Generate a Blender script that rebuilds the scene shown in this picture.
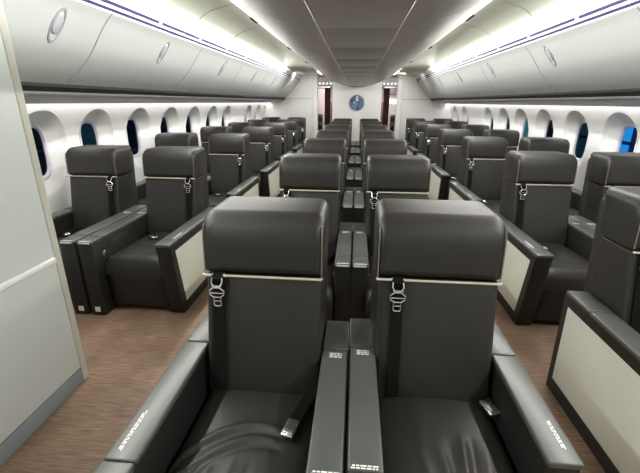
import bpy, bmesh, math, random
from mathutils import Vector, Matrix

for o in list(bpy.data.objects):
    bpy.data.objects.remove(o)
random.seed(4)
SC = bpy.context.scene
COL = SC.collection

# ------------------------------------------------------------------ camera
YAW, PITCH, ROLL = -0.088, 0.3359, 0.006
F = Vector((math.sin(YAW)*math.cos(PITCH), math.cos(YAW)*math.cos(PITCH), -math.sin(PITCH)))
R0 = Vector((math.cos(YAW), -math.sin(YAW), 0)); U0 = R0.cross(F)
RR = math.cos(ROLL)*R0 + math.sin(ROLL)*U0
UU = -math.sin(ROLL)*R0 + math.cos(ROLL)*U0
cam = bpy.data.cameras.new('camera'); cam.sensor_width = 36; cam.lens = 385*36/640
cam.clip_start = 0.05; cam.clip_end = 200
cam_o = bpy.data.objects.new('camera', cam); COL.objects.link(cam_o)
m = Matrix((RR, UU, -F)).transposed().to_4x4(); m.translation = Vector((0.002, 0, 1.6))
cam_o.matrix_world = m
SC.camera = cam_o

# ------------------------------------------------------------------ world, lights, exposure
w = bpy.data.worlds.new('world'); SC.world = w; w.use_nodes = True
w.node_tree.nodes['Background'].inputs[0].default_value = (0.02, 0.36, 1.0, 1)
w.node_tree.nodes['Background'].inputs[1].default_value = 0.6
SC.view_settings.view_transform = 'Standard'
SC.view_settings.look = 'None'
SC.view_settings.gamma = 1.0
SC.view_settings.exposure = 0.5

COVE = 2.2          # strength of the visible cove strips
WASH = 7.0          # strength of the strips washing the sidewalls
def area(name, loc, direction, sx, sy, power, color, spread=180):
    l = bpy.data.lights.new(name, 'AREA'); l.shape = 'RECTANGLE'; l.size = sx; l.size_y = sy
    l.energy = power; l.color = color; l.spread = math.radians(spread)
    o = bpy.data.objects.new(name, l); COL.objects.link(o)
    d = Vector(direction).normalized()
    x = Vector((0, 1, 0)); z = -d; y = z.cross(x)
    mm = Matrix((x, y, z)).transposed().to_4x4(); mm.translation = Vector(loc); o.matrix_world = mm
    return o
for s in (-1, 1):
    area('cove_light', (s*1.655, 5.6, 2.375), (-s*0.55, 0, -0.80), 13.0, 0.04, 150, (1.0, 0.985, 0.94))
    area('added_lip_fill', (s*0.972, 5.6, 2.388), (s*1.0, 0, -0.46), 13.0, 0.03, 70, (1.0, 0.99, 0.97), 80)  # added fill hidden behind the centre-bin lip, brightens the side bins
    area('doorway_ceiling_light', (s*1.30, 11.5, 2.335), (-s*0.55, 0.6, -0.8), 0.5, 0.16, 11, (1.0, 0.97, 0.93))
    area('divider_ceiling_light', (s*1.55, 11.2, 2.335), (s*0.3, 0.8, -0.8), 0.5, 0.16, 5, (1.0, 0.97, 0.93))
area('vestibule_light', (0, 15.2, 2.26), (0, 0, -1), 3.2, 2.5, 90, (1.0, 0.93, 0.92))
area('vestibule_doorway_light', (0, 13.1, 2.2), (0, 0, -1), 0.25, 2.2, 22, (1.0, 0.95, 0.93))

# ------------------------------------------------------------------ materials
def mat(name, col, rough=0.5, metal=0.0, spec=0.5, coat=0.0, noise=None, bump=None, emis=None):
    m = bpy.data.materials.new(name); m.use_nodes = True
    nt = m.node_tree; b = nt.nodes['Principled BSDF']
    b.inputs['Base Color'].default_value = (*col, 1)
    b.inputs['Roughness'].default_value = rough
    b.inputs['Metallic'].default_value = metal
    b.inputs['Specular IOR Level'].default_value = spec
    b.inputs['Coat Weight'].default_value = coat
    b.inputs['Coat Roughness'].default_value = 0.25
    tc = nt.nodes.new('ShaderNodeTexCoord')
    if noise:
        sc, amt = noise
        n = nt.nodes.new('ShaderNodeTexNoise'); n.inputs['Scale'].default_value = sc; n.inputs['Detail'].default_value = 4
        nt.links.new(tc.outputs['Object'], n.inputs['Vector'])
        r = nt.nodes.new('ShaderNodeValToRGB')
        r.color_ramp.elements[0].position = 0.3; r.color_ramp.elements[1].position = 0.7
        r.color_ramp.elements[0].color = (*[c*(1-amt) for c in col], 1)
        r.color_ramp.elements[1].color = (*[min(1, c*(1+amt)) for c in col], 1)
        nt.links.new(n.outputs['Fac'], r.inputs['Fac']); nt.links.new(r.outputs['Color'], b.inputs['Base Color'])
    if bump:
        sc, st, di = bump
        n = nt.nodes.new('ShaderNodeTexNoise'); n.inputs['Scale'].default_value = sc; n.inputs['Detail'].default_value = 3
        nt.links.new(tc.outputs['Object'], n.inputs['Vector'])
        bp = nt.nodes.new('ShaderNodeBump'); bp.inputs['Strength'].default_value = st; bp.inputs['Distance'].default_value = di
        nt.links.new(n.outputs['Fac'], bp.inputs['Height']); nt.links.new(bp.outputs['Normal'], b.inputs['Normal'])
    if emis:
        b.inputs['Emission Color'].default_value = (*emis[0], 1); b.inputs['Emission Strength'].default_value = emis[1]
    return m

M = {}
M['leather'] = mat('dark leather', (0.021, 0.0195, 0.0165), 0.47, spec=0.45, noise=(6, 0.12), bump=(220, 0.12, 0.002))
M['seam'] = mat('leather seam', (0.012, 0.012, 0.011), 0.6)
M['piping'] = mat('beige piping', (0.50, 0.45, 0.36), 0.5)
M['side_piping'] = mat('taupe edge piping', (0.16, 0.14, 0.11), 0.5)
M['arm'] = mat('armrest leather', (0.011, 0.011, 0.010), 0.5, noise=(8, 0.1), bump=(200, 0.1, 0.002))
M['cap'] = mat('grey armrest top', (0.075, 0.082, 0.075), 0.36, spec=0.6, noise=(5, 0.06), bump=(260, 0.08, 0.002))
M['panel'] = mat('beige side panel', (0.66, 0.68, 0.60), 0.55, noise=(3, 0.03))
M['shell'] = mat('seat shell', (0.02, 0.021, 0.02), 0.45)
M['strap'] = mat('black webbing', (0.004, 0.004, 0.004), 0.8, spec=0.2, bump=(500, 0.2, 0.001))
M['chrome'] = mat('polished metal', (0.75, 0.74, 0.72), 0.22, metal=1.0)
M['print'] = mat('white print', (0.75, 0.75, 0.72), 0.6)
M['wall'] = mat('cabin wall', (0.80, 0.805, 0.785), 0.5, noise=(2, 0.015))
M['bin'] = mat('bin shell', (0.56, 0.585, 0.565), 0.38, spec=0.45, noise=(1.5, 0.015))
M['bin_body'] = mat('bin body', (0.30, 0.30, 0.29), 0.6)
M['gap'] = mat('dark gap', (0.02, 0.02, 0.022), 0.7)
M['cbin'] = mat('centre bin shell', (0.47, 0.445, 0.42), 0.38, noise=(1.5, 0.02))  # darker than the side bins: lack of direct light put into the colour
M['cedge'] = mat('centre bin edge trim', (0.62, 0.59, 0.55), 0.35)
M['dome'] = mat('ceiling lining', (0.60, 0.625, 0.53), 0.6)
M['rail'] = mat('cove rail', (0.80, 0.80, 0.80), 0.4)
M['purple'] = mat('violet slot', (0.025, 0.018, 0.075), 0.5)
M['psu'] = mat('service panel', (0.36, 0.36, 0.36), 0.5, noise=(3, 0.04))
M['grey_l'] = mat('latch recess', (0.34, 0.35, 0.36), 0.4)
M['latch'] = mat('latch paddle', (0.46, 0.46, 0.49), 0.4)
M['cove'] = mat('cove strip', (1, 1, 1), 0.5, emis=((1.0, 0.99, 0.94), COVE))
M['wash'] = mat('wash strip', (1, 1, 1), 0.5, emis=((1.0, 0.955, 0.93), WASH))
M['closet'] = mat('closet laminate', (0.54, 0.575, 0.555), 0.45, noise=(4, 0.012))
M['closet_edge'] = mat('closet edge trim', (0.48, 0.48, 0.42), 0.5)
M['kick'] = mat('kick strip', (0.20, 0.235, 0.25), 0.5)
M['rail_strip'] = mat('bumper rail', (0.74, 0.75, 0.74), 0.35)
M['frame'] = mat('window frame', (0.66, 0.64, 0.70), 0.35)
M['curtain'] = mat('maroon curtain', (0.045, 0.012, 0.012), 0.8)
M['brown'] = mat('brown galley fittings', (0.20, 0.12, 0.12), 0.6)
M['pink'] = mat('aft wall', (0.60, 0.52, 0.52), 0.6)
M['grey'] = mat('mid grey plastic', (0.2, 0.2, 0.21), 0.5)
M['screen'] = mat('lit screen', (0.8, 0.85, 0.9), 0.4, emis=((0.85, 0.93, 1.0), 1.3))
M['lamp'] = mat('downlight lens', (1, 1, 1), 0.4, emis=((1, 0.96, 0.9), 1.2))
M['outside'] = mat('reflection bar', (0.02, 0.03, 0.06), 0.7)  # for the added bars that draw a reflection in the pane

def floor_mat():
    m = bpy.data.materials.new('brown striated floor'); m.use_nodes = True
    nt = m.node_tree; b = nt.nodes['Principled BSDF']; b.inputs['Roughness'].default_value = 0.5
    b.inputs['Specular IOR Level'].default_value = 0.35
    tc = nt.nodes.new('ShaderNodeTexCoord'); mp = nt.nodes.new('ShaderNodeMapping')
    mp.inputs['Scale'].default_value = (5.0, 70, 1)
    nt.links.new(tc.outputs['Object'], mp.inputs['Vector'])
    n = nt.nodes.new('ShaderNodeTexNoise'); n.inputs['Scale'].default_value = 1.6; n.inputs['Detail'].default_value = 6
    n.inputs['Roughness'].default_value = 0.65
    nt.links.new(mp.outputs['Vector'], n.inputs['Vector'])
    r = nt.nodes.new('ShaderNodeValToRGB')
    e = r.color_ramp.elements; e[0].position = 0.3; e[0].color = (0.145, 0.086, 0.055, 1)
    e[1].position = 0.72; e[1].color = (0.375, 0.25, 0.172, 1)
    nt.links.new(n.outputs['Fac'], r.inputs['Fac'])
    n2 = nt.nodes.new('ShaderNodeTexNoise'); n2.inputs['Scale'].default_value = 3.5; n2.inputs['Detail'].default_value = 3
    nt.links.new(tc.outputs['Object'], n2.inputs['Vector'])
    r2 = nt.nodes.new('ShaderNodeValToRGB'); r2.color_ramp.elements[0].color = (0.72, 0.72, 0.72, 1)
    r2.color_ramp.elements[0].position = 0.35; r2.color_ramp.elements[1].position = 0.6
    nt.links.new(n2.outputs['Fac'], r2.inputs['Fac'])
    mx = nt.nodes.new('ShaderNodeMix'); mx.data_type = 'RGBA'; mx.blend_type = 'MULTIPLY'; mx.inputs['Factor'].default_value = 1
    nt.links.new(r.outputs['Color'], mx.inputs['A']); nt.links.new(r2.outputs['Color'], mx.inputs['B'])
    nt.links.new(mx.outputs['Result'], b.inputs['Base Color'])
    return m
M['floor'] = floor_mat()

def glass(name, tint):
    m = bpy.data.materials.new(name); m.use_nodes = True; nt = m.node_tree
    nt.nodes.clear()
    out = nt.nodes.new('ShaderNodeOutputMaterial'); t = nt.nodes.new('ShaderNodeBsdfTransparent')
    t.inputs[0].default_value = (*tint, 1)
    g = nt.nodes.new('ShaderNodeBsdfGlossy'); g.inputs['Roughness'].default_value = 0.05
    g.inputs[0].default_value = (0.8, 0.9, 0.95, 1)
    mx = nt.nodes.new('ShaderNodeMixShader'); mx.inputs[0].default_value = 0.04
    nt.links.new(t.outputs[0], mx.inputs[1]); nt.links.new(g.outputs[0], mx.inputs[2])
    nt.links.new(mx.outputs[0], out.inputs[0])
    return m
GL = {'dark': glass('window glass dimmed', (0.01, 0.006, 0.006)),
      'teal': glass('window glass half dimmed', (0.1, 0.05, 0.03)),
      'mid': glass('window glass pale tint', (0.9, 0.35, 0.17)),
      'blue': glass('window glass clear', (0.8, 0.8, 0.85))}

def porthole_mat():
    m = bpy.data.materials.new('blue mottled disc'); m.use_nodes = True
    nt = m.node_tree; b = nt.nodes['Principled BSDF']; b.inputs['Roughness'].default_value = 0.2
    tc = nt.nodes.new('ShaderNodeTexCoord')
    n = nt.nodes.new('ShaderNodeTexNoise'); n.inputs['Scale'].default_value = 7; n.inputs['Detail'].default_value = 4
    nt.links.new(tc.outputs['Object'], n.inputs['Vector'])
    r = nt.nodes.new('ShaderNodeValToRGB'); e = r.color_ramp.elements
    e[0].position = 0.35; e[0].color = (0.02, 0.035, 0.09, 1); e[1].position = 0.7; e[1].color = (0.22, 0.33, 0.52, 1)
    nt.links.new(n.outputs['Fac'], r.inputs['Fac']); nt.links.new(r.outputs['Color'], b.inputs['Base Color'])
    return m
M['porthole'] = porthole_mat()

# ------------------------------------------------------------------ mesh helpers
def obj(name, bm, m, parent=None, smooth=True, angle=35):
    me = bpy.data.meshes.new(name)
    bmesh.ops.recalc_face_normals(bm, faces=bm.faces)
    bm.to_mesh(me); bm.free()
    me.materials.append(m)
    if smooth:
        for p in me.polygons: p.use_smooth = True
        try: me.set_sharp_from_angle(angle=math.radians(angle))
        except Exception: pass
    o = bpy.data.objects.new(name, me); COL.objects.link(o)
    if parent: o.parent = parent
    return o
def tag(o, label, cat, group=None, kind=None):
    o['label'] = label
    o['category'] = cat
    if group: o['group'] = group
    if kind: o['kind'] = kind
    return o
def struct(name, bm, m, label, cat, **k):
    return tag(obj(name, bm, m, **k), label, cat, kind='structure')
def thing(name, label, cat, loc=(0, 0, 0), group=None, kind=None):
    o = bpy.data.objects.new(name, None); COL.objects.link(o); o.location = loc
    o.empty_display_size = 0.1
    return tag(o, label, cat, group, kind)
def box(bm, x0, x1, y0, y1, z0, z1, r=0.0, seg=3):
    t = bmesh.new()
    g = bmesh.ops.create_cube(t, size=1)
    for v in t.verts:
        v.co = Vector(((x0+x1)/2 + v.co.x*(x1-x0), (y0+y1)/2 + v.co.y*(y1-y0), (z0+z1)/2 + v.co.z*(z1-z0)))
    if r > 0:
        bmesh.ops.bevel(t, geom=list(t.edges), offset=r, segments=seg, profile=0.5, affect='EDGES')
    join(bm, t)
    return bm
def join(bm, t):
    me = bpy.data.meshes.new('t'); t.to_mesh(me); t.free(); bm.from_mesh(me); bpy.data.meshes.remove(me)
def prism_x(bm, prof, x0, x1, r=0.0, seg=3):
    """profile in (y,z) extruded in x"""
    t = bmesh.new()
    a = [t.verts.new((x0, y, z)) for y, z in prof]; b = [t.verts.new((x1, y, z)) for y, z in prof]
    n = len(prof)
    t.faces.new(a); t.faces.new(list(reversed(b)))
    for i in range(n): t.faces.new((a[i], b[i], b[(i+1) % n], a[(i+1) % n]))
    bmesh.ops.recalc_face_normals(t, faces=t.faces)
    if r > 0: bmesh.ops.bevel(t, geom=list(t.edges), offset=r, segments=seg, profile=0.5, affect='EDGES')
    join(bm, t); return bm
def prism_y(bm, prof, y0, y1, r=0.0, seg=2):
    """profile in (x,z) extruded in y"""
    t = bmesh.new()
    a = [t.verts.new((x, y0, z)) for x, z in prof]; b = [t.verts.new((x, y1, z)) for x, z in prof]
    n = len(prof)
    t.faces.new(a); t.faces.new(list(reversed(b)))
    for i in range(n): t.faces.new((a[i], b[i], b[(i+1) % n], a[(i+1) % n]))
    bmesh.ops.recalc_face_normals(t, faces=t.faces)
    if r > 0: bmesh.ops.bevel(t, geom=list(t.edges), offset=r, segments=seg, profile=0.5, affect='EDGES')
    join(bm, t); return bm
def tube(bm, pts, r, closed=False, n=8):
    pts = [Vector(p) for p in pts]; rings = []; N = len(pts)
    for i, p in enumerate(pts):
        if closed: d = pts[(i+1) % N] - pts[i-1]
        else: d = pts[min(i+1, N-1)] - pts[max(i-1, 0)]
        d.normalize()
        ref = Vector((0, 1, 0)) if abs(d.y) < 0.9 else Vector((1, 0, 0))
        u = d.cross(ref).normalized(); v = d.cross(u)
        rings.append([bm.verts.new(p + r*(math.cos(2*math.pi*k/n)*u + math.sin(2*math.pi*k/n)*v)) for k in range(n)])
    for i in range(N if closed else N-1):
        a, b = rings[i], rings[(i+1) % N]
        for k in range(n): bm.faces.new((a[k], a[(k+1) % n], b[(k+1) % n], b[k]))
    if not closed:
        bm.faces.new(rings[0]); bm.faces.new(list(reversed(rings[-1])))
def sheet(bm, prof, y0, y1, th, ny=1):
    """profile polyline (x,z) swept along y with thickness th (to the left of the travel direction)"""
    n = len(prof); off = []
    for i in range(n):
        a = Vector(prof[max(i-1, 0)]); b = Vector(prof[min(i+1, n-1)]); d = (b-a).normalized()
        off.append(Vector(prof[i]) + Vector((-d.y, d.x))*th)
    loop = [Vector(p) for p in prof] + off[::-1]
    prism_y(bm, [(p.x, p.y) for p in loop], y0, y1)
def smoothprof(pts, k=4):
    out = []
    P = [Vector(p) for p in pts]
    for i in range(len(P)-1):
        p0 = P[max(i-1, 0)]; p1 = P[i]; p2 = P[i+1]; p3 = P[min(i+2, len(P)-1)]
        for j in range(k):
            t = j/k
            q = 0.5*((2*p1) + (-p0+p2)*t + (2*p0-5*p1+4*p2-p3)*t*t + (-p0+3*p1-3*p2+p3)*t**3)
            out.append((q.x, q.y))
    out.append(tuple(P[-1])); return out
def mir(prof, s): return [(x*s, z) for x, z in prof]

YB, YE = -1.4, 12.4         # cabin behind the camera, class divider

# ------------------------------------------------------------------ floor, sidewalls with window reveals
struct('floor', box(bmesh.new(), -3.0, 3.0, YB-0.1, 18.2, -0.06, 0.0), M['floor'], 'brown striated cabin floor running down both aisles', 'floor', smooth=False)
WL = [3.37, 4.16, 5.03, 5.93, 6.83, 7.76, 8.67, None, 10.46, 11.48]
WR = [3.60, 4.57, 5.46, 6.36, 7.22, 8.06, 8.98, None, 10.89, 11.90]
TL = ['dark', 'teal', 'dark', 'dark', 'dark', 'dark', 'dark', None, 'dark', 'dark']
TR = ['blue', 'blue', 'teal', 'dark', 'mid', 'teal', 'dark', None, 'dark', 'dark']
def wx(z):
    P = [(-0.1, 2.81), (0.1, 2.82), (0.45, 2.86), (0.75, 2.875), (1.0, 2.875), (1.2, 2.86), (1.4, 2.82), (1.52, 2.785), (1.62, 2.73), (1.8, 2.68), (2.4, 2.5)]
    for (a, b), (c, d) in zip(P, P[1:]):
        if z <= c: return b + (d-b)*(z-a)/(c-a)
    return P[-1][1]
ZP = 1.14                         # pane centre height
def r_pane(th, hw=0.140, hh=0.235, n=3.4):
    c, s = abs(math.cos(th)), abs(math.sin(th))
    return 1.0/((c/hw)**n + (s/hh)**n)**(1/n)
def r_arch(th):
    c, s = math.cos(th), math.sin(th)
    if s >= 0: hw, hh, n = 0.315, 0.375, 2.25
    else: hw, hh, n = 0.315, 0.40, 2.0
    return 1.0/((abs(c)/hw)**n + (abs(s)/hh)**n)**(1/n)
def sidewall(side, wins):
    bm = bmesh.new(); z0, z1 = 0.66, 1.60
    real = [y for y in wins if y is not None]
    cells = []
    for i, y in enumerate(real):
        a = (real[i-1]+y)/2 if i and y-real[i-1] < 1.3 else y-0.42
        b = (real[i+1]+y)/2 if i < len(real)-1 and real[i+1]-y < 1.3 else y+0.42
        cells.append((a, b, y))
    NA = 72
    for a, b, yc in cells:
        # angles incl. the corners of the cell
        ths = sorted(set([2*math.pi*k/NA for k in range(NA)] + [math.atan2(zz-ZP, yy-yc) % (2*math.pi) for yy in (a, b) for zz in (z0, z1)]))
        rings = []
        def cellpt(th):
            c, s = math.cos(th), math.sin(th); t = 1e9
            if c > 1e-9: t = min(t, (b-yc)/c)
            if c < -1e-9: t = min(t, (a-yc)/c)
            if s > 1e-9: t = min(t, (z1-ZP)/s)
            if s < -1e-9: t = min(t, (z0-ZP)/s)
            return t
        xp = wx(ZP) + 0.09
        specs = []
        for k in range(4): specs.append(('w', k/3))
        for k in range(1, 9): specs.append(('r', k/8))
        for kind, t in specs:
            ring = []
            for th in ths:
                c, s = math.cos(th), math.sin(th); ra, rp, rc = r_arch(th), r_pane(th), cellpt(th)
                ra = min(ra, rc*0.985)
                if kind == 'w':
                    r = rc + (ra-rc)*t; y, z = yc+c*r, ZP+s*r; x = wx(z)
                else:
                    r = ra + (rp-ra)*t; y, z = yc+c*r, ZP+s*r
                    za = ZP+s*ra; xa = wx(za)
                    up = max(0, s)
                    e = t**(0.62 if s > 0 else 1.2)
                    x = xa + (xp-xa)*e
                ring.append(bm.verts.new((side*x, y, z)))
            rings.append(ring)
        n = len(ths)
        for A, B in zip(rings, rings[1:]):
            for k in range(n): bm.faces.new((A[k], A[(k+1) % n], B[(k+1) % n], B[k]))
    # plain bays between the windows, and below / above
    def patch(ya, yb, za, zb, nz):
        zs = [za+(zb-za)*k/nz for k in range(nz+1)]
        A = [bm.verts.new((side*wx(z), ya, z)) for z in zs]; B = [bm.verts.new((side*wx(z), yb, z)) for z in zs]
        for k in range(nz): bm.faces.new((A[k], B[k], B[k+1], A[k+1]))
    edge = YB
    for a, b, yc in cells:
        if a-edge > 0.001: patch(edge, a, z0, z1, 16)
        edge = b
    patch(edge, 18.0, z0, z1, 16)
    patch(YB, 18.0, -0.05, z0, 10); patch(YB, 18.0, z1, 2.38, 6)
    bmesh.ops.remove_doubles(bm, verts=bm.verts, dist=0.0004)
    nm = 'left' if side < 0 else 'right'
    return struct('wall_'+nm, bm, M['wall'], f'white curved {nm} cabin sidewall with deep arched window reveals', 'wall', angle=28)
sidewall(-1, WL); sidewall(1, WR)
ORD = ['nearest', 'second', 'third', 'fourth', 'fifth', 'sixth', 'seventh', 'eighth', 'ninth', 'tenth']
wn = 0
for side, wins, tints in ((-1, WL, TL), (1, WR, TR)):
    k = 0
    for y, tn in zip(wins, tints):
        if y is None: continue
        wn += 1
        tone = {'dark': 'dark', 'teal': 'dark teal', 'mid': 'greyish teal', 'blue': 'bright blue'}[tn]
        nm = 'left' if side < 0 else 'right'
        wob = thing(f'window_{wn}', f'rounded cabin window with {tone} pane in {nm} sidewall, {ORD[k]} from the camera', 'window', (side*(wx(ZP)+0.09), y, ZP), kind='structure')
        k += 1
        bm = bmesh.new(); N = 64; rings = []
        for dr, dx in ((0.030, -0.008), (0.025, -0.018), (0.002, -0.016), (-0.010, -0.004), (-0.012, 0.016), (0.030, 0.016)):
            rings.append([bm.verts.new((side*dx, math.cos(2*math.pi*j/N)*(r_pane(2*math.pi*j/N)+dr), math.sin(2*math.pi*j/N)*(r_pane(2*math.pi*j/N)+dr))) for j in range(N)])
        for i in range(len(rings)):
            A, B = rings[i], rings[(i+1) % len(rings)]
            for j in range(N): bm.faces.new((A[j], A[(j+1) % N], B[(j+1) % N], B[j]))
        obj('window_frame', bm, M['frame'], wob)
        bm = bmesh.new()
        fr = [bm.verts.new((side*0.008, math.cos(2*math.pi*j/N)*(r_pane(2*math.pi*j/N)-0.012), math.sin(2*math.pi*j/N)*(r_pane(2*math.pi*j/N)-0.012))) for j in range(N)]
        bm.faces.new(fr)
        obj('window_pane', bm, GL[tn], wob, smooth=False)
# bars added outside the right windows to draw a reflected window frame
g = thing('trim_reflection_bars', 'dark added bars drawing a frame reflection in the bright blue right window', 'reflection bars', (6.6, 10.0, 0), kind='structure')
b_ = bmesh.new(); box(b_, -0.05, 0.05, 0.0, 0.07, -2.0, 3.4); obj('post', b_, M['outside'], g, smooth=False)
b_ = bmesh.new(); box(b_, -0.05, 0.05, -3.0, 3.0, 0.66, 0.73); obj('beam', b_, M['outside'], g, smooth=False)

# baseboards and wash strips
for s, nm in ((-1, 'left'), (1, 'right')):
    bm = bmesh.new(); box(bm, min(s*2.795, s*2.81), max(s*2.795, s*2.81), YB, YE, 0.0, 0.09, 0.004)
    struct('baseboard_'+nm, bm, M['kick'], f'grey kick strip along the foot of the {nm} sidewall', 'baseboard')
# end wall behind the camera and aft bulkhead
struct('wall_back', box(bmesh.new(), -3.0, 3.0, YB-0.1, YB, -0.05, 2.8), M['closet'], 'plain pale wall behind the camera', 'wall', smooth=False)
struct('wall_end', box(bmesh.new(), -3.0, 3.0, 18.0, 18.1, -0.05, 2.8), M['pink'], 'pinkish wall at the far end of the cabin beyond', 'wall', smooth=False)

# ------------------------------------------------------------------ ceiling
bm = bmesh.new()
def cprof(low):
    q = [(0.0, 2.60), (0.4, 2.60), (0.95, 2.59), (1.04, 2.585), (1.35, 2.56), (1.58, 2.505), (1.70, 2.43), (1.735, 2.35)]
    hi = [(-x, z) for x, z in q[:0:-1]] + q
    lo = [(x, 2.272 if abs(x) > 1.0 else 2.47) for x, z in hi]
    h = smoothprof(hi, 3); l = [(a[0], 2.345 if abs(a[0]) > 1.02 else 2.47) for a in h]
    return [(a[0], a[1]*(1-low)+b[1]*low) for a, b in zip(h, l)]
ys = [(YB, 0), (7.4, 0), (8.2, 0.25), (9.0, 0.55), (9.8, 0.84), (10.6, 1.0), (YE, 1.0), (18.0, 1.0)]
rows = []
for y, lo in ys:
    pr = [(-3.0, 2.38), (-2.3, 2.38), (-1.9, 2.36)] + cprof(lo) + [(1.9, 2.36), (2.3, 2.38), (3.0, 2.38)]
    rows.append([bm.verts.new((x, y, z)) for x, z in pr])
for A, B in zip(rows, rows[1:]):
    for i in range(len(A)-1): bm.faces.new((A[i], A[i+1], B[i+1], B[i]))
cl = struct('ceiling', bm, M['dome'], 'cream vaulted ceiling lining between centre bins and cove lights', 'ceiling', angle=20)
# lining joints
tn_ = 0
for y in (0.6, 1.9, 3.2, 4.5, 5.75):
    for s in (-1, 1):
        tn_ += 1
        bm = bmesh.new()
        pr = smoothprof([(1.728, 2.36), (1.694, 2.427), (1.577, 2.50), (1.348, 2.556), (1.04, 2.58)], 4)
        sheet(bm, mir(pr, s), y, y+0.012, 0.004*s)
        struct(f'trim_{tn_}', bm, M['closet_edge'], f'thin joint strip across the {"left" if s<0 else "right"} ceiling lining, {ORD[(tn_-1)//2]} from the camera', 'trim')

# cove rails with violet slots and light strips
for s, nm in ((-1, 'left'), (1, 'right')):
    y0 = 1.84 if s < 0 else YB
    t = thing('cove_light_rail', f'white cove light rail with violet slots above {nm} overhead bins', 'light rail', (0, 0, 0), kind='structure')
    t.name = 'trim_cove_' + nm
    bm = bmesh.new(); sheet(bm, mir(smoothprof([(1.748, 2.184), (1.742, 2.21), (1.733, 2.25), (1.716, 2.30), (1.694, 2.342)], 4), s), y0, YE, -0.02*s)
    obj('rail', bm, M['rail'], t)
    bm = bmesh.new(); sheet(bm, mir([(1.7425, 2.196), (1.7365, 2.214)], s), y0, YE, 0.003*s)
    obj('violet_slot', bm, M['purple'], t, smooth=False)
    y = 2.74 - 0.915*4
    while y < YE:
        a, b = max(y+0.03, y0), min(y+0.885, YE)
        if b > a:
            bm = bmesh.new(); sheet(bm, mir([(1.7340, 2.236), (1.7275, 2.257)], s), a, b, 0.003*s)
            obj('violet_slot', bm, M['purple'], t, smooth=False)
        y += 0.915
    bm = bmesh.new(); sheet(bm, mir([(1.692, 2.346), (1.684, 2.368), (1.688, 2.392)], s), YB if s > 0 else y0, 11.2, 0.004*s)
    obj('light_strip', bm, M['cove'], t, smooth=False)

# underside service panels and sidewall wash lights
for s, nm in ((-1, 'left'), (1, 'right')):
    t = thing('service_panel', f'grey service panel under the {nm} overhead bins with a light strip along the wall', 'service panel', (0, 0, 0), kind='structure')
    t.name = 'trim_service_' + nm
    y0 = 1.84 if s < 0 else YB
    bm = bmesh.new(); sheet(bm, mir(smoothprof([(2.240, 1.676), (2.252, 1.660), (2.30, 1.650), (2.5, 1.628), (2.66, 1.603)], 3), s), y0, YE, -0.03*s)
    obj('panel', bm, M['psu'], t)
    bm = bmesh.new(); sheet(bm, mir([(2.198, 1.716), (2.215, 1.700), (2.245, 1.672)], s), y0, YE, -0.03*s)
    obj('shadow_gap', bm, M['gap'], t, smooth=False)  # near-black sheet paints the shade between bin doors and panel
    bm = bmesh.new(); sheet(bm, mir([(2.664, 1.598), (2.690, 1.606), (2.735, 1.622)], s), y0, YE, -0.004*s)
    obj('light_strip', bm, M['wash'], t, smooth=False)

# ------------------------------------------------------------------ overhead bins along the windows
DOOR = smoothprof([(2.20, 1.715), (2.08, 1.805), (1.962, 1.92), (1.868, 2.045), (1.80, 2.13), (1.748, 2.180)], 5)
def side_bin(s, ya, yb, label, grp, hy):
    t = thing('overhead_bin', label, 'overhead bin', (s*2.2, (ya+yb)/2, 1.715), grp)
    ox, oy, oz = s*2.2, (ya+yb)/2, 1.715
    def loc(o): o.location = (-ox, -oy, -oz); return o
    bm = bmesh.new(); prism_y(bm, mir([(2.215, 1.735), (2.09, 1.825), (1.98, 1.94), (1.885, 2.06), (1.80, 2.165), (1.85, 2.30), (2.45, 2.32), (2.55, 1.735)], s), ya+0.002, yb-0.002)
    loc(obj('bin_body', bm, M['bin_body'], t, smooth=False))
    bm = bmesh.new()
    sheet(bm, mir(DOOR, s), ya+0.006, yb-0.006, -0.012*s)
    d = loc(obj('door', bm, M['bin'], t))
    # latch: recessed oval with paddle
    c = Vector((s*1.868, hy, 2.045)); tz = Vector((-s*0.60, 0, 0.80)); ty = Vector((0, 1, 0)); nn = ty.cross(tz)
    if nn.x*s > 0: nn = -nn
    bm = bmesh.new(); N = 32; rg = []
    for rs, dn in ((1.0, 0.0), (0.97, 0.007), (0.82, 0.007), (0.76, 0.001)):
        rg.append([bm.verts.new(c + ty*math.cos(2*math.pi*k/N)*0.050*rs + tz*math.sin(2*math.pi*k/N)*0.125*rs + nn*dn) for k in range(N)])
    for A, B in zip(rg, rg[1:]):
        for k in range(N): bm.faces.new((A[k], A[(k+1) % N], B[(k+1) % N], B[k]))
    bm.faces.new(rg[-1])
    l = obj('latch', bm, M['grey_l'], d)
    bm = bmesh.new(); N = 24; rg = []
    for rs, dn in ((1, 0.001), (0.95, 0.007), (0.8, 0.009)):
        rg.append([bm.verts.new(c + tz*0.01 + ty*math.cos(2*math.pi*k/N)*0.036*rs + tz*math.sin(2*math.pi*k/N)*0.07*rs + nn*dn) for k in range(N)])
    for A, B in zip(rg, rg[1:]):
        for k in range(N): bm.faces.new((A[k], A[(k+1) % N], B[(k+1) % N], B[k]))
    bm.faces.new(rg[-1])
    obj('latch_paddle', bm, M['latch'], d)
    return t
J = [-0.55, 1.20, 2.95, 4.70, 6.45, 8.20, 9.95, 12.4]
for s, nm in ((-1, 'left'), (1, 'right')):
    k = 0
    for a, b in zip(J, J[1:]):
        if s < 0:
            if b < 1.9: continue
            a = max(a, 1.84)
        hy = (a+b)/2 + (0.1 if s < 0 else 0.5) if not (s < 0 and a < 2) else 2.53
        side_bin(s, a, b, f'white curved overhead bin with oval latch above the {nm} windows, {ORD[k]} from the camera', f'overhead bins above the {nm} windows', hy)
        k += 1

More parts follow.
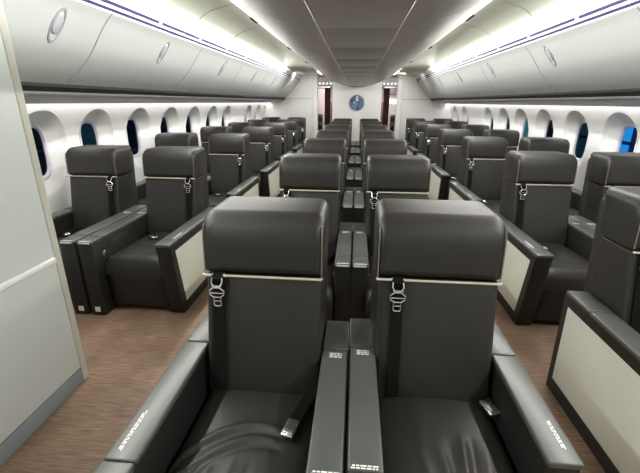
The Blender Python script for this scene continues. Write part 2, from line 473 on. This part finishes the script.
# ------------------------------------------------------------------ centre overhead bins
CD = smoothprof([(0.272, 2.072), (0.42, 2.095), (0.62, 2.145), (0.82, 2.225), (0.95, 2.30), (1.0, 2.352)], 4)
k = 0
CJ = [YB+0.01, 0.97, 2.86, 4.75, 6.64, 8.53, 10.42, 12.4]
for a, b in zip(CJ, CJ[1:]):
    t = thing('centre_bin', f'grey V-shaped centre overhead bin along the ceiling middle, {ORD[k]} from the camera', 'overhead bin', (0, (a+b)/2, 2.06), 'centre overhead bins')
    k += 1
    oy = (a+b)/2
    def loc(o): o.location = (0, -oy, -2.06); return o
    bm = bmesh.new(); prism_y(bm, [(-0.25, 2.085), (-0.6, 2.17), (-0.9, 2.32), (-0.85, 2.45), (0.85, 2.45), (0.9, 2.32), (0.6, 2.17), (0.25, 2.085)] , a+0.004, b-0.004)
    loc(obj('bin_body', bm, M['bin_body'], t, smooth=False))
    n = max(1, round((b-a)/0.945)); st = (b-a)/n
    for i in range(n):
        bm = bmesh.new(); box(bm, -0.255, 0.255, a+i*st+0.004, a+(i+1)*st-0.004, 2.058, 2.082, 0.004, 2)
        loc(obj('bottom_panel', bm, M['cbin'], t))
    for s in (-1, 1):
        bm = bmesh.new(); sheet(bm, mir(CD, s), a+0.004, b-0.004, 0.014*s)
        loc(obj('door', bm, M['cbin'], t))
        bm = bmesh.new(); sheet(bm, mir([(0.256, 2.060), (0.262, 2.056), (0.270, 2.062)], s), a, b, 0.02*s)
        loc(obj('edge_trim', bm, M['cedge'], t))
        bm = bmesh.new(); sheet(bm, mir([(0.985, 2.345), (1.004, 2.356), (0.99, 2.375)], s), a, b, 0.01*s)
        loc(obj('lip', bm, M['cedge'], t))
        bm = bmesh.new(); box(bm, s*0.93-0.018, s*0.93+0.018, oy-0.10, oy+0.10, 2.276, 2.292, 0.006)
        loc(obj('latch', bm, M['gap'], t))

# ------------------------------------------------------------------ divider, doorways, area beyond
DW0, DW1 = 0.74, 1.20
bm = bmesh.new(); box(bm, -DW0, DW0, YE, YE+0.6, 0, 2.32, 0.02); struct('wall_centre', bm, M['wall'], 'pale centre bulkhead facing the centre seats with a round blue disc', 'wall')
for s, nm in ((-1, 'left'), (1, 'right')):
    bm = bmesh.new(); box(bm, min(s*DW1, s*2.9), max(s*DW1, s*2.9), YE+0.02, YE+0.12, 0, 2.4, 0.01)
    struct('wall_divider_'+nm, bm, M['wall'], f'cream class divider wall at far end of {nm} seat block', 'wall')
    bm = bmesh.new(); box(bm, min(s*(DW1-0.01), s*1.36), max(s*(DW1-0.01), s*1.36), YE-0.03, YE+0.16, 0, 2.25, 0.03, 4)
    struct('trim_post_'+nm, bm, M['wall'], f'white rounded post edging the {nm} divider at the aisle', 'trim')
    bm = bmesh.new(); box(bm, min(s*1.36, s*2.9), max(s*1.36, s*2.9), YE+0.005, YE+0.02, 1.685, 1.70)
    struct('trim_line_'+nm, bm, M['closet_edge'], f'thin horizontal seam on the {nm} divider wall', 'trim')
    # curtain gathered against the centre bulkhead
    bm = bmesh.new(); N = 40; cols = []
    for i in range(N+1):
        f = i/N; x = s*(0.82+0.17*f); y = YE+0.35+0.035*math.sin(f*5*2*math.pi)
        cols.append([bm.verts.new((x, y, z)) for z in (0.12, 0.7, 1.3, 2.0)])
    for A, B in zip(cols, cols[1:]):
        for j in range(3): bm.faces.new((A[j], A[j+1], B[j+1], B[j]))
    o = obj('curtain', bm, M['curtain'])
    sm = o.modifiers.new('s', 'SOLIDIFY'); sm.thickness = 0.012
    tag(o, f'dark maroon curtain gathered beside the {nm} end of centre bulkhead', 'curtain', 'aisle curtains')
    bm = bmesh.new(); tube(bm, [(s*0.74, YE+0.35, 2.01), (s*1.30, YE+0.35, 2.01)], 0.012)
    tag(obj('curtain_rail', bm, M['grey']), f'thin rail carrying the {nm} maroon curtain across the doorway', 'rail')
    # header with downlights
    bm = bmesh.new(); box(bm, min(s*DW0, s*DW1), max(s*DW0, s*DW1), YE+0.05, YE+0.5, 2.06, 2.30, 0.01)
    struct('trim_header_'+nm, bm, M['psu'], f'grey header over the {nm} aisle doorway', 'trim')
    for i in range(4):
        bm = bmesh.new(); x = s*(0.80+0.11*i); bmesh.ops.create_cone(bm, cap_ends=True, segments=16, radius1=0.022, radius2=0.022, depth=0.03, matrix=Matrix.Translation((x, YE+0.045, 2.13)) @ Matrix.Rotation(math.pi/2, 4, 'X'))
        tag(obj('downlight', bm, M['lamp']), f'small round lamp over {nm} aisle doorway, {ORD[i].replace("nearest", "first")} outward from the centre bulkhead', 'lamp', f'header lamps over the {nm} aisle')
# small galley / closet blocks beyond the doorways
bm = bmesh.new(); box(bm, -2.3, -1.02, 14.6, 15.4, 0, 2.2, 0.02)
tag(obj('galley_cabinet', bm, M['pink']), 'pinkish cabinet seen through the left aisle doorway', 'cabinet')
bm = bmesh.new(); box(bm, 1.02, 2.3, 14.6, 15.4, 0, 2.2, 0.02)
tag(obj('galley_cabinet', bm, M['pink']), 'pale cabinet with lit screen seen through the right aisle doorway', 'cabinet')
t = thing('wall_screen', 'small bright screen on the cabinet beyond the right aisle', 'screen', (1.27, 14.58, 1.63))
bm = bmesh.new(); box(bm, -0.13, 0.13, -0.0, 0.02, -0.10, 0.10, 0.01); obj('bezel', bm, M['grey'], t)
bm = bmesh.new(); box(bm, -0.115, 0.115, -0.004, 0.002, -0.085, 0.085); obj('display', bm, M['screen'], t, smooth=False)
bm = bmesh.new(); box(bm, 1.12, 1.42, 14.52, 14.60, 1.85, 2.05, 0.01)
tag(obj('wall_box', bm, M['grey']), 'dark grey box on the cabinet above the small bright screen', 'box')
for s, nm in ((-1, 'left'), (1, 'right')):
    t = thing('service_cart', f'brown galley cart standing beyond the {nm} maroon curtain', 'cart', (s*0.88, 13.6, 0))
    bm = bmesh.new(); box(bm, -0.14, 0.14, -0.35, 0.35, 0.04, 1.06, 0.015); obj('body', bm, M['brown'], t)
    bm = bmesh.new(); box(bm, -0.12, 0.12, -0.32, 0.32, 1.06, 1.62, 0.012); obj('upper_locker', bm, M['brown'], t)
    bm = bmesh.new(); tube(bm, [(-0.10, -0.37, 0.98), (0.10, -0.37, 0.98)], 0.012); obj('handle', bm, M['chrome'], t)
    for dx in (-0.1, 0.1):
        for dy in (-0.28, 0.28):
            bm = bmesh.new(); bmesh.ops.create_cone(bm, cap_ends=True, segments=14, radius1=0.03, radius2=0.03, depth=0.025, matrix=Matrix.Translation((dx, dy, 0.03)) @ Matrix.Rotation(math.pi/2, 4, 'Y'))
            obj('wheel', bm, M['gap'], t)
# round disc on the centre bulkhead
t = thing('round_plaque', 'round dark blue disc with pale rim on the centre bulkhead', 'plaque', (0, YE-0.004, 1.58))
bm = bmesh.new(); bmesh.ops.create_cone(bm, cap_ends=True, segments=48, radius1=0.225, radius2=0.225, depth=0.02, matrix=Matrix.Rotation(math.pi/2, 4, 'X')); obj('disc', bm, M['porthole'], t)
bm = bmesh.new(); tube(bm, [(0.232*math.cos(a*math.pi/24), -0.004, 0.232*math.sin(a*math.pi/24)) for a in range(48)], 0.012, True); obj('rim', bm, M['frame'], t)
bm = bmesh.new(); box(bm, -0.025, 0.035, -0.014, -0.009, 0.05, 0.20, 0.002)  # pale bar stands in for a reflection on the disc
obj('disc_patch', bm, M['rail'], t)['label'] = 'pale upright bar painting a reflection near the top of the disc'
bm = bmesh.new(); box(bm, -0.11, -0.03, -0.013, -0.009, -0.02, 0.05, 0.002); pass
obj('disc_patch', bm, mat('emblem blue', (0.25, 0.42, 0.62), 0.4), t)

# ------------------------------------------------------------------ closet on the left in front
t = thing('closet', 'tall pale closet wall standing on the floor at left foreground', 'closet', (-1.58, 0.2, 0))
def cl_(o): o.location = (1.58, -0.2, 0); return o
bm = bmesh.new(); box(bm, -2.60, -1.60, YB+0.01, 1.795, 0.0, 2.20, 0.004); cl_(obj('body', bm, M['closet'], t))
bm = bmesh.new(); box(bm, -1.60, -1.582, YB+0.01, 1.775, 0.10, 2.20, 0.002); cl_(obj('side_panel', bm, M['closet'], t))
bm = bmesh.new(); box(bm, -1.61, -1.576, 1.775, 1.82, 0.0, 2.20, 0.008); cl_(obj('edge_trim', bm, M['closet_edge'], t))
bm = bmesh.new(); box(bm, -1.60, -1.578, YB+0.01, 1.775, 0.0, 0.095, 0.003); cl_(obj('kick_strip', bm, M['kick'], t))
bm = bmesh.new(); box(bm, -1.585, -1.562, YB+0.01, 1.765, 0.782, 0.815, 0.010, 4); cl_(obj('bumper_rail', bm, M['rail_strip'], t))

# ------------------------------------------------------------------ seats
def cushion_mesh(variant):
    bm = bmesh.new(); nx, ny = (64, 72) if variant else (24, 28); hw = 0.236
    yb, yf = 0.02, -0.745
    top = []
    for j in range(ny+1):
        v = j/ny; row = []
        for i in range(nx+1):
            u = -1+2*i/nx
            x = hw*u; y = yb+(yf-yb)*v
            z = 0.452+0.022*v - 0.008*u*u - 0.035*abs(u)**10
            d = (y-yf)
            if d < 0.07: z -= 0.07-math.sqrt(max(0, 0.07**2-(0.07-d)**2)) 
            z -= 0.012*math.exp(-((y+0.46)/0.012)**2) if not variant else 0
            if variant == 'L':
                # two long arced folds and short pleats at front left
                fade = max(0, min(1, (0.15-x)/0.06))
                for (px_, py_, cc, am) in ((0.03, -0.262, 2.6, 0.009), (0.06, -0.318, 2.9, 0.008)):
                    c1 = py_ - cc*(x-px_)**2
                    z += fade*(am*math.exp(-((y-c1)/0.016)**2) - am*0.8*math.exp(-((y-c1+0.032)/0.014)**2))
                for xc, a in ((-0.19, 1), (-0.14, -1), (-0.10, 0.9), (-0.03, 0.6), (0.03, -0.5)):
                    z += 0.0045*a*math.exp(-((x-xc-0.1*(y+0.5))/0.013)**2)*max(0, min(1, (-0.40-y)/0.06))
            if variant == 'R':
                for xc, k, a, s0 in ((-0.02, 0.25, 1, -0.30), (0.03, -0.1, -0.9, -0.27), (0.08, -0.25, 1.3, -0.25), (0.115, -0.3, -1.1, -0.25), (-0.08, 0.3, 0.6, -0.33), (0.16, -0.35, 0.8, -0.27)):
                    xx = x-xc-k*(y-s0)*-0.5
                    z += 0.0065*a*math.exp(-(xx/0.014)**2)*max(0, min(1, (s0-y)/0.09))
            row.append(bm.verts.new((x, y, z)))
        top.append(row)
    for j in range(ny):
        for i in range(nx): bm.faces.new((top[j][i], top[j][i+1], top[j+1][i+1], top[j+1][i]))
    # skirt
    per = [top[0][i] for i in range(nx+1)] + [top[j][nx] for j in range(1, ny+1)] + [top[ny][i] for i in range(nx-1, -1, -1)] + [top[j][0] for j in range(ny-1, 0, -1)]
    low = [bm.verts.new((v.co.x, v.co.y, 0.32)) for v in per]
    n = len(per)
    for i in range(n): bm.faces.new((per[i], per[(i+1) % n], low[(i+1) % n], low[i]))
    bm.faces.new(low)
    return bm
def slab(bm, f, x0, x1, z0, z1, th, nx=24, nz=24, rc=0.03, rt=0.03, rb=0.03, crown=0.012, top_round=0.0):
    """upholstered block: front surface y=f(z), rounded outline, depth th behind"""
    hw = (x1-x0)/2; xc = (x0+x1)/2; hz = (z1-z0)/2; zc = (z0+z1)/2
    # rounded-rect outline
    out = []
    def arc(cx, cz, r, a0):
        for k in range(7):
            a = a0+math.pi/2*k/6; out.append((cx+r*math.cos(a), cz+r*math.sin(a)))
    arc(hw-rt, hz-rt, rt, 0); arc(-hw+rt, hz-rt, rt, math.pi/2); arc(-hw+rb, -hz+rb, rb, math.pi); arc(hw-rb, -hz+rb, rb, 1.5*math.pi)
    # densify straight runs
    dens = []
    for i in range(len(out)):
        a, b = Vector(out[i]), Vector(out[(i+1) % len(out)]); L = (b-a).length; n = max(1, int(L/0.03))
        for k in range(n): dens.append(a.lerp(b, k/n))
    rings = []
    for sc, dy in ((0.0, -crown), (0.35, -crown*0.9), (0.6, -crown*0.72), (0.8, -crown*0.45), (0.0, 0)):
        pass
    def ring(inset, dy):
        r = []
        for p in dens:
            q = Vector((math.copysign(max(0, abs(p.x)-inset), p.x), math.copysign(max(0, abs(p.y)-inset), p.y))) if inset > rc else Vector((p.x*(1-inset/hw), p.y*(1-inset/hz)))
            z = zc+q.y
            r.append(bm.verts.new((xc+q.x, f(z)+dy, z)))
        return r
    specs = [(hz*0.9, -crown), (hz*0.6, -crown*0.99), (hz*0.42, -crown*0.93), (hz*0.28, -crown*0.75), (rc*1.2, -crown*0.35)]
    for k in range(0, 7):
        a = math.pi/2*k/6
        specs.append((rc*(1-math.sin(a)), rc*(1-math.cos(a))))
    specs += [(0, th*0.5), (0, th-rc)]
    for k in range(1, 5):
        a = math.pi/2*k/4
        specs.append((rc*(1-math.cos(a)), th-rc+rc*math.sin(a)))
    def insets(i): return min(i, hz*0.98)
    rg = [ring(i, d) for i, d in specs]
    for A, B in zip(rg, rg[1:]):
        n = len(A)
        for k in range(n): bm.faces.new((A[k], A[(k+1) % n], B[(k+1) % n], B[k]))
    bm.faces.new(rg[0]); bm.faces.new(rg[-1])
    return bm
HF = lambda z: 0.0 + 0.05*(z-0.945)/0.28 if z > 0.945 else 0.0
def headfront(z):
    t = (z-0.945)/0.25
    return 0.0+0.015*t+0.11*max(0, t-0.60)**1.8/0.4**0.8
BF = lambda z: 0.018-0.100*(0.935-z)/0.49

class Mesh: pass
CACHE = {}
def part(key, name, builder, m, parent, **k):
    if key in CACHE:
        o = bpy.data.objects.new(name, CACHE[key]); COL.objects.link(o); o.parent = parent; return o
    bm = bmesh.new(); r = builder(bm)
    o = obj(name, r if r is not None else bm, m, parent, **k); CACHE[key] = o.data
    return o
def clip_mesh(bm, x, sgn=1):
    """harness clip: wire loop, hexagonal ring with crossbar, small double ladder frame"""
    y = -0.024; r = 0.0034
    z = 0.938
    tube(bm, [(x-0.020, y+0.01, z), (x-0.021, y, z-0.018), (x-0.004, y-0.004, z-0.040)], r)
    tube(bm, [(x+0.020, y+0.01, z), (x+0.021, y, z-0.018), (x+0.004, y-0.004, z-0.040)], r)
    tube(bm, [(x-0.020, y-0.003, z-0.030), (x+0.020, y-0.003, z-0.030)], r*1.15)
    hexa = [(-0.012, -0.036), (0.012, -0.036), (0.029, -0.050), (0.029, -0.066), (0.014, -0.078), (-0.014, -0.078), (-0.029, -0.066), (-0.029, -0.050)]
    tube(bm, [(x+a, y-0.004, z+b) for a, b in hexa], r*1.25, True)
    tube(bm, [(x-0.026, y-0.004, z-0.060), (x+0.026, y-0.004, z-0.060)], r)
    rect = [(-0.014, -0.078), (0.014, -0.078), (0.0155, -0.112), (0.010, -0.118), (-0.010, -0.118), (-0.0155, -0.112)]
    tube(bm, [(x+a, y-0.002, z+b) for a, b in rect], r*1.2, True)
    tube(bm, [(x-0.014, y-0.002, z-0.096), (x+0.014, y-0.002, z-0.096)], r)
def print_lines(bm, x0, x1, y0, y1, z, lines, along='x', seed=1):
    """rows of tiny dashes standing for unreadably small print"""
    rnd = random.Random(seed)
    for k in range(lines):
        if along == 'x':
            yy0 = y0+(y1-y0)*(k+0.15)/lines; yy1 = y0+(y1-y0)*(k+0.75)/lines; p = x0+rnd.random()*0.006
            while p < x1-0.004:
                q = min(x1, p+0.006+rnd.random()*0.012); box(bm, p, q, yy0, yy1, z, z+0.0006); p = q+0.003
        else:
            xx0 = x0+(x1-x0)*(k+0.15)/lines; xx1 = x0+(x1-x0)*(k+0.75)/lines; p = y0+rnd.random()*0.02
            while p < y1-0.01:
                q = min(y1, p+0.010+rnd.random()*0.02); box(bm, xx0, xx1, p, q, z, z+0.0006); p = q+0.004

def build_seat(label, key, strap, armn, armp, cushion=None, front=-0.70, buckle=(0.147, -0.30, 0.6), so=0.18, front_out=None):
    """armn / armp: (x0, x1, kind) for the arm on the -x and +x side; kind: 'aisle', 'inner', 'window'"""
    root = thing('cabin_seat', label, 'seat')
    K = key
    # shell and base
    def shell(bm):
        prism_x(bm, [(0.10, 0.10), (0.24, 0.10), (0.30, 0.62), (0.345, 1.13), (0.32, 1.145), (0.27, 1.13), (0.17, 0.62)], -0.238, 0.238, 0.02, 3)
    part('shell', 'back_shell', shell, M['leather'], root)
    def base(bm):
        box(bm, -0.19, 0.19, -0.52, 0.16, 0.0, 0.30, 0.015)
    part('base', 'seat_base', base, M['shell'], root)
    # backrest and headrest
    def back(bm):
        slab(bm, BF, -0.236, 0.236, 0.41, 0.940, 0.29, rc=0.018, rt=0.008, rb=0.05, crown=0.004)
    b = part('back', 'backrest', back, M['leather'], root)
    def seam(bm):
        x = strap*0.142
        tube(bm, [(x, BF(z)-0.006, z) for z in (0.925, 0.8, 0.65, 0.5, 0.44)], 0.0022)
        x = strap*0.215
        tube(bm, [(x, BF(z)-0.002, z) for z in (0.925, 0.8, 0.65, 0.5, 0.47)], 0.0018)
    part(('bseam', strap), 'backrest_seam', seam, M['seam'], b)
    def head(bm):
        slab(bm, headfront, -0.243, 0.243, 0.946, 1.193, 0.30, rc=0.040, rt=0.044, rb=0.014, crown=0.005)
    h = part('head', 'headrest', head, M['leather'], root)
    def pipe(bm):
        s0 = strap*so-0.024; s1 = strap*so+0.024
        for a, c in ((-0.238, s0), (s1, 0.238)):
            tube(bm, [(a, 0.002, 0.9445), (a+0.001, -0.004, 0.9445), (c-0.001, -0.004, 0.9445), (c, 0.004, 0.9445)], 0.0052)
    o = part(('pipe', strap, so), 'headrest_piping', pipe, M['piping'], h)
    o['label'] = 'thin beige piping under the headrest'
    def spipe(bm):
        tube(bm, [(0.2345, 0.0085+headfront(z), z) for z in (0.958, 1.0, 1.05, 1.10, 1.13, 1.150)], 0.0030)
    part('spipe', 'headrest_side_piping', spipe, M['side_piping'], h)
    def spipe2(bm):
        tube(bm, [(-0.2345, 0.0085+headfront(z), z) for z in (0.958, 1.0, 1.05, 1.10, 1.13, 1.150)], 0.0030)
    part('spipe2', 'headrest_side_piping', spipe2, M['side_piping'], h)
    # cushion, leg rest
    part(('cush', cushion), 'seat_cushion', lambda bm: cushion_mesh(cushion), M['leather'], root, angle=60)
    def leg(bm):
        slab(bm, lambda z: -0.735+0.015*(0.35-z)/0.3, -0.234, 0.234, 0.035, 0.345, 0.13, rc=0.02, rt=0.02, rb=0.02, crown=0.012)
    part('leg', 'leg_rest', leg, M['arm'], root)
    # harness
    def sstrap(bm):
        x = strap*so
        pts = [(0.02, 0.952), (-0.012, 0.935)] + [(BF(z)-0.012, z) for z in (0.90, 0.80, 0.7, 0.6, 0.5, 0.46)]
        prism_x(bm, pts+[(y-0.0035, z) for y, z in pts[::-1]], x-0.024, x+0.024)
    s_ = part(('strap', strap, so), 'shoulder_strap', sstrap, M['strap'], root, smooth=False)
    c_ = part(('clip', strap, so), 'harness_clip', lambda bm: clip_mesh(bm, strap*so), M['chrome'], s_)
    bx, by, ba = buckle
    zc = 0.463+0.028*(-by/0.76)
    def lap(bm):
        e = Vector((math.copysign(0.225, bx), -0.03)); p = Vector((bx, by)); d = (p-e); n = Vector((-d.y, d.x)).normalized()*0.022
        a = bm.verts.new((e.x-n.x, e.y-n.y, 0.468)); c = bm.verts.new((e.x+n.x, e.y+n.y, 0.468))
        e2 = bm.verts.new((p.x+n.x, p.y+n.y, zc+0.004)); f = bm.verts.new((p.x-n.x, p.y-n.y, zc+0.004))
        ff = bm.faces.new((a, c, e2, f))
        r = bmesh.ops.extrude_face_region(bm, geom=[ff]); 
        for v in r['geom']:
            if isinstance(v, bmesh.types.BMVert): v.co.z -= 0.004
    l_ = part(('lap', K), 'lap_belt', lap, M['strap'], root, smooth=False)
    def buck(bm):
        t = bmesh.new(); box(t, -0.024, 0.024, -0.038, 0.038, 0.0, 0.016, 0.005); box(t, -0.021, 0.021, -0.030, 0.006, 0.014, 0.021, 0.003)
        bmesh.ops.transform(t, matrix=Matrix.Translation((bx, by-0.02, zc)) @ Matrix.Rotation(ba, 4, 'Z') @ Matrix.Rotation(0.08, 4, 'X'), verts=t.verts); join(bm, t)
    part(('buck', K), 'belt_buckle', buck, M['chrome'], l_)
    # arms
    front_all = front
    for x0, x1, kind in (armn, armp):
        front = front_out if (front_out and kind == 'aisle') else front_all
        sx = -1 if x1 < 0 else 1
        kk = (K, kind, sx)
        rear = 0.235
        fb = front + (0.11 if kind == 'aisle' else 0.01)
        def body(bm):
            xa, xb = (x0, x1)
            if kind == 'aisle':
                if sx > 0: xb = x1-0.012
                else: xa = x0+0.012
            prism_x(bm, [(front+0.008, 0.602), (fb, 0.0), (rear-0.02, 0.0), (rear, 0.602)], xa, xb, 0.006, 2)
        a_ = part(('arm',)+kk, 'armrest', body, M['arm'], root)
        jf = front + (0.10 if K in ('cl0', 'cr0') else 0.15)
        xc0, xc1 = x0, x1
        if K[0] == 'c' and x0 < -0.3 and kind == 'inner': xc0 = x0+0.006
        if K[0] == 'c' and x1 > 0.3 and kind == 'inner': xc1 = x1-0.006
        def cap(bm):
            j1 = 0.01
            segs = [(front, j1-0.0025)] if front_out and kind == 'aisle' else [(front, jf-0.0025), (jf+0.0025, j1-0.0025)]
            for ya, yb in segs: box(bm, xc0, xc1, ya, yb, 0.596, 0.620, 0.007, 3)
            box(bm, x0, x1, j1+0.0025, rear, 0.598, 0.622, 0.007, 3)
        part(('cap',)+kk, 'armrest_top', cap, M['cap'], a_)
        xm0, xm1 = x0+0.018, x1-0.018
        def pr(bm):
            if kind == 'inner':
                yf = jf+0.006 if K in ('cl0', 'cr0') else front+0.004
                print_lines(bm, xm0-0.004, xm1+0.004, yf, yf+0.016, 0.6204, 2, seed=3)
            else:
                xs = xm0 if sx < 0 else xm1-0.03
                print_lines(bm, xs+0.008, xs+0.022, front+(0.05 if front_out else 0.13), front+(0.17 if front_out else 0.29), 0.6204, 2, along='y', seed=7)
        part(('print',)+kk, 'placard', pr, M['print'], a_, smooth=False)
        if kind == 'inner':
            part(('print2',)+kk, 'placard', lambda bm: print_lines(bm, xm0+0.010, xm1-0.010, -0.048, -0.014, 0.6204, 3, seed=5), M['print'], a_, smooth=False)
        if kind == 'aisle':
            xo = x1 if sx > 0 else x0
            def pan(bm):
                o0, o1 = sorted((xo-sx*0.014, xo-sx*0.004))
                prism_x(bm, [(front+0.075, 0.55), (fb+0.055, 0.075), (rear-0.05, 0.075), (rear-0.035, 0.55)], o0, o1, 0.002, 2)
            p_ = part(('pan',)+kk, 'side_panel', pan, M['panel'], a_)
            p_['label'] = 'cream outer side panel'
            def fr(bm):
                o0, o1 = sorted((xo-sx*0.016, xo))
                out = [(front+0.010, 0.600), (fb, 0.002), (rear-0.02, 0.002), (rear, 0.600)]
                inn = [(front+0.080, 0.545), (fb+0.06, 0.080), (rear-0.055, 0.080), (rear-0.04, 0.545)]
                va = [[bm.verts.new((xx, y, z)) for y, z in pp] for xx in (o0, o1) for pp in (out, inn)]
                oA, iA, oB, iB = va
                for k in range(4):
                    l = (k+1) % 4
                    bm.faces.new((oA[k], oA[l], iA[l], iA[k])); bm.faces.new((oB[k], oB[l], iB[l], iB[k]))
                    bm.faces.new((oA[k], oA[l], oB[l], oB[k])); bm.faces.new((iA[k], iA[l], iB[l], iB[k]))
            part(('frm',)+kk, 'panel_frame', fr, M['arm'], a_, smooth=False)
        if kind == 'inner':
            xi = x0 if sx > 0 else x1        # face towards the occupant
            def rec(bm):
                o0, o1 = sorted((xi, xi-sx*0.003)); box(bm, o0, o1, front+0.22, front+0.44, 0.50, 0.565, 0.001)
            part(('rec',)+kk, 'remote_recess', rec, M['gap'], a_)
            def btn(bm):
                o0, o1 = sorted((xi-sx*0.001, xi-sx*0.010)); box(bm, o0, o1, front+0.10, front+0.135, 0.475, 0.51, 0.003)
            part(('btn',)+kk, 'seat_control', btn, M['chrome'], a_)
            def fl(bm):
                xm = (x0+x1)/2; t = bmesh.new()
                box(bm, xm-0.020, xm+0.020, fb-0.006, fb+0.004, 0.035, 0.075, 0.001)
            part(('fl',)+kk, 'floor_tag', fl, M['print'], a_)
            def tg(bm):
                box(bm, x0+0.014, x1-0.014, front-0.0015, front+0.003, 0.602, 0.614, 0.001)
            part(('tg',)+kk, 'front_edge_tag', tg, M['print'], a_)
    return root
def dup(root, loc, label, group=None):
    r = root.copy(); COL.objects.link(r); r.location = loc; r['label'] = label
    if group: r['group'] = group
    def rec(src, dst):
        for ch in list(src.children):
            c = ch.copy(); COL.objects.link(c); c.parent = dst; rec(ch, c)
    rec(root, r)
    return r

# centre block
CY = [1.385, 2.955, 4.43, 5.93, 7.43, 8.93, 10.40]
CXS = 0.343
cl_in = (0.242, 0.3515, 'inner'); cr_in = (-0.3375, -0.228, 'inner')
heroL = build_seat('x', 'cl0', -1, (-0.350, -0.250, 'aisle'), cl_in, cushion='L', buckle=(0.150, -0.265, -0.25), front=-0.68)
heroR = build_seat('x', 'cr0', -1, cr_in, (0.250, 0.350, 'aisle'), cushion='R', buckle=(0.218, -0.115, 0.35), front=-0.68, so=0.155, front_out=-0.50)
protoL = build_seat('x', 'cl', -1, (-0.350, -0.250, 'aisle'), cl_in, buckle=(0.150, -0.28, -0.25), front=-0.68)
protoR = build_seat('x', 'cr', -1, cr_in, (0.250, 0.350, 'aisle'), buckle=(0.205, -0.20, 0.35), front=-0.68)
ROWW = ['nearest', 'second', 'third', 'fourth', 'fifth', 'sixth', 'farthest']
def c_label(s, k):
    if k == 0: return f'large black leather seat in the foreground, {s} of the centre armrests'
    return f'dark leather seat {s} of the centre armrests, {ROWW[k]} row from camera'
for k, y in enumerate(CY):
    for s, hero, proto in ((-1, heroL, protoL), (1, heroR, protoR)):
        nm = 'left' if s < 0 else 'right'
        if k == 0: o = hero
        elif k == 1: o = proto
        else: o = dup(proto, (0, 0, 0), 'x')
        o.location = (s*(0.347 if s < 0 else CXS), y if k else (1.362 if s < 0 else 1.392), 0); o['label'] = c_label(nm, k); o['group'] = 'seats of the centre block'
# side blocks
SY = [1.86, 3.40, 4.98, 6.50, 7.98, 9.50, 11.0]
AX, WX_ = 1.655, 2.382
A = (0.2415, 0.357)
FS = -0.83
ra = build_seat('x', 'ra', -1, (-A[1], -A[0], 'aisle'), (A[0], A[1], 'inner'), front=FS, buckle=(-0.06, -0.27, 1.2))
rw = build_seat('x', 'rw', -1, (-A[1], -A[0], 'inner'), (A[0], A[1], 'window'), front=FS, buckle=(-0.10, -0.27, 1.2))
la = build_seat('x', 'la', 1, (-A[1], -A[0], 'inner'), (A[0], A[1], 'aisle'), front=FS, buckle=(-0.06, -0.27, 1.0))
lw = build_seat('x', 'lw', 1, (-A[1], -A[0], 'window'), (A[0], A[1], 'inner'), front=FS, buckle=(-0.13, -0.27, 1.0))
RW = ['nearest', 'second', 'third', 'fourth', 'fifth', 'sixth', 'farthest']
first = set()
for k, y in enumerate(SY):
    for s in (-1, 1):
        for pos, xx, proto in (('aisle', AX, la if s < 0 else ra), ('window', WX_, lw if s < 0 else rw)):
            if s < 0 and k == 0: continue            # hidden behind the closet
            if s > 0 and k == 0 and pos == 'window': continue
            nm = 'left' if s < 0 else 'right'
            row = RW[k] if s > 0 else ['', 'nearest', 'second', 'third', 'fourth', 'fifth', 'farthest'][k]
            if s > 0 and pos == 'window': row = row if k == 6 else ['', 'nearest', 'second', 'third', 'fourth', 'fifth'][k]
            if proto.name in first: o = dup(proto, (0, 0, 0), 'x')
            else: o = proto; first.add(proto.name)
            xq, yq = xx, y
            if k == 0: xq, yq = 1.555, 1.80
            elif s > 0: xq = xx - (0.03 if pos == 'aisle' else 0.036)
            else: xq = xx + ({1: 0.01, 2: 0.015}.get(k, 0.0) if pos == 'aisle' else {1: 0.02, 2: 0.02}.get(k, 0.0)); yq = 3.32 if k == 1 else y
            o.location = (s*xq, yq, 0)
            extra = 'dark leather seat beside the %s aisle' % nm if pos == 'aisle' else 'dark leather seat beside the %s windows' % nm
            o['label'] = f'{extra}, {row} of its column from the camera'
            o['group'] = f'seats of the {nm} block'
# two seats glimpsed beyond the divider
for s, nm, p in ((-1, 'left', la), (1, 'right', ra)):
    dup(p, (s*1.42, 14.0, 0), f'dark grey seat glimpsed through the {nm} aisle doorway beyond the divider', 'seats beyond the divider')
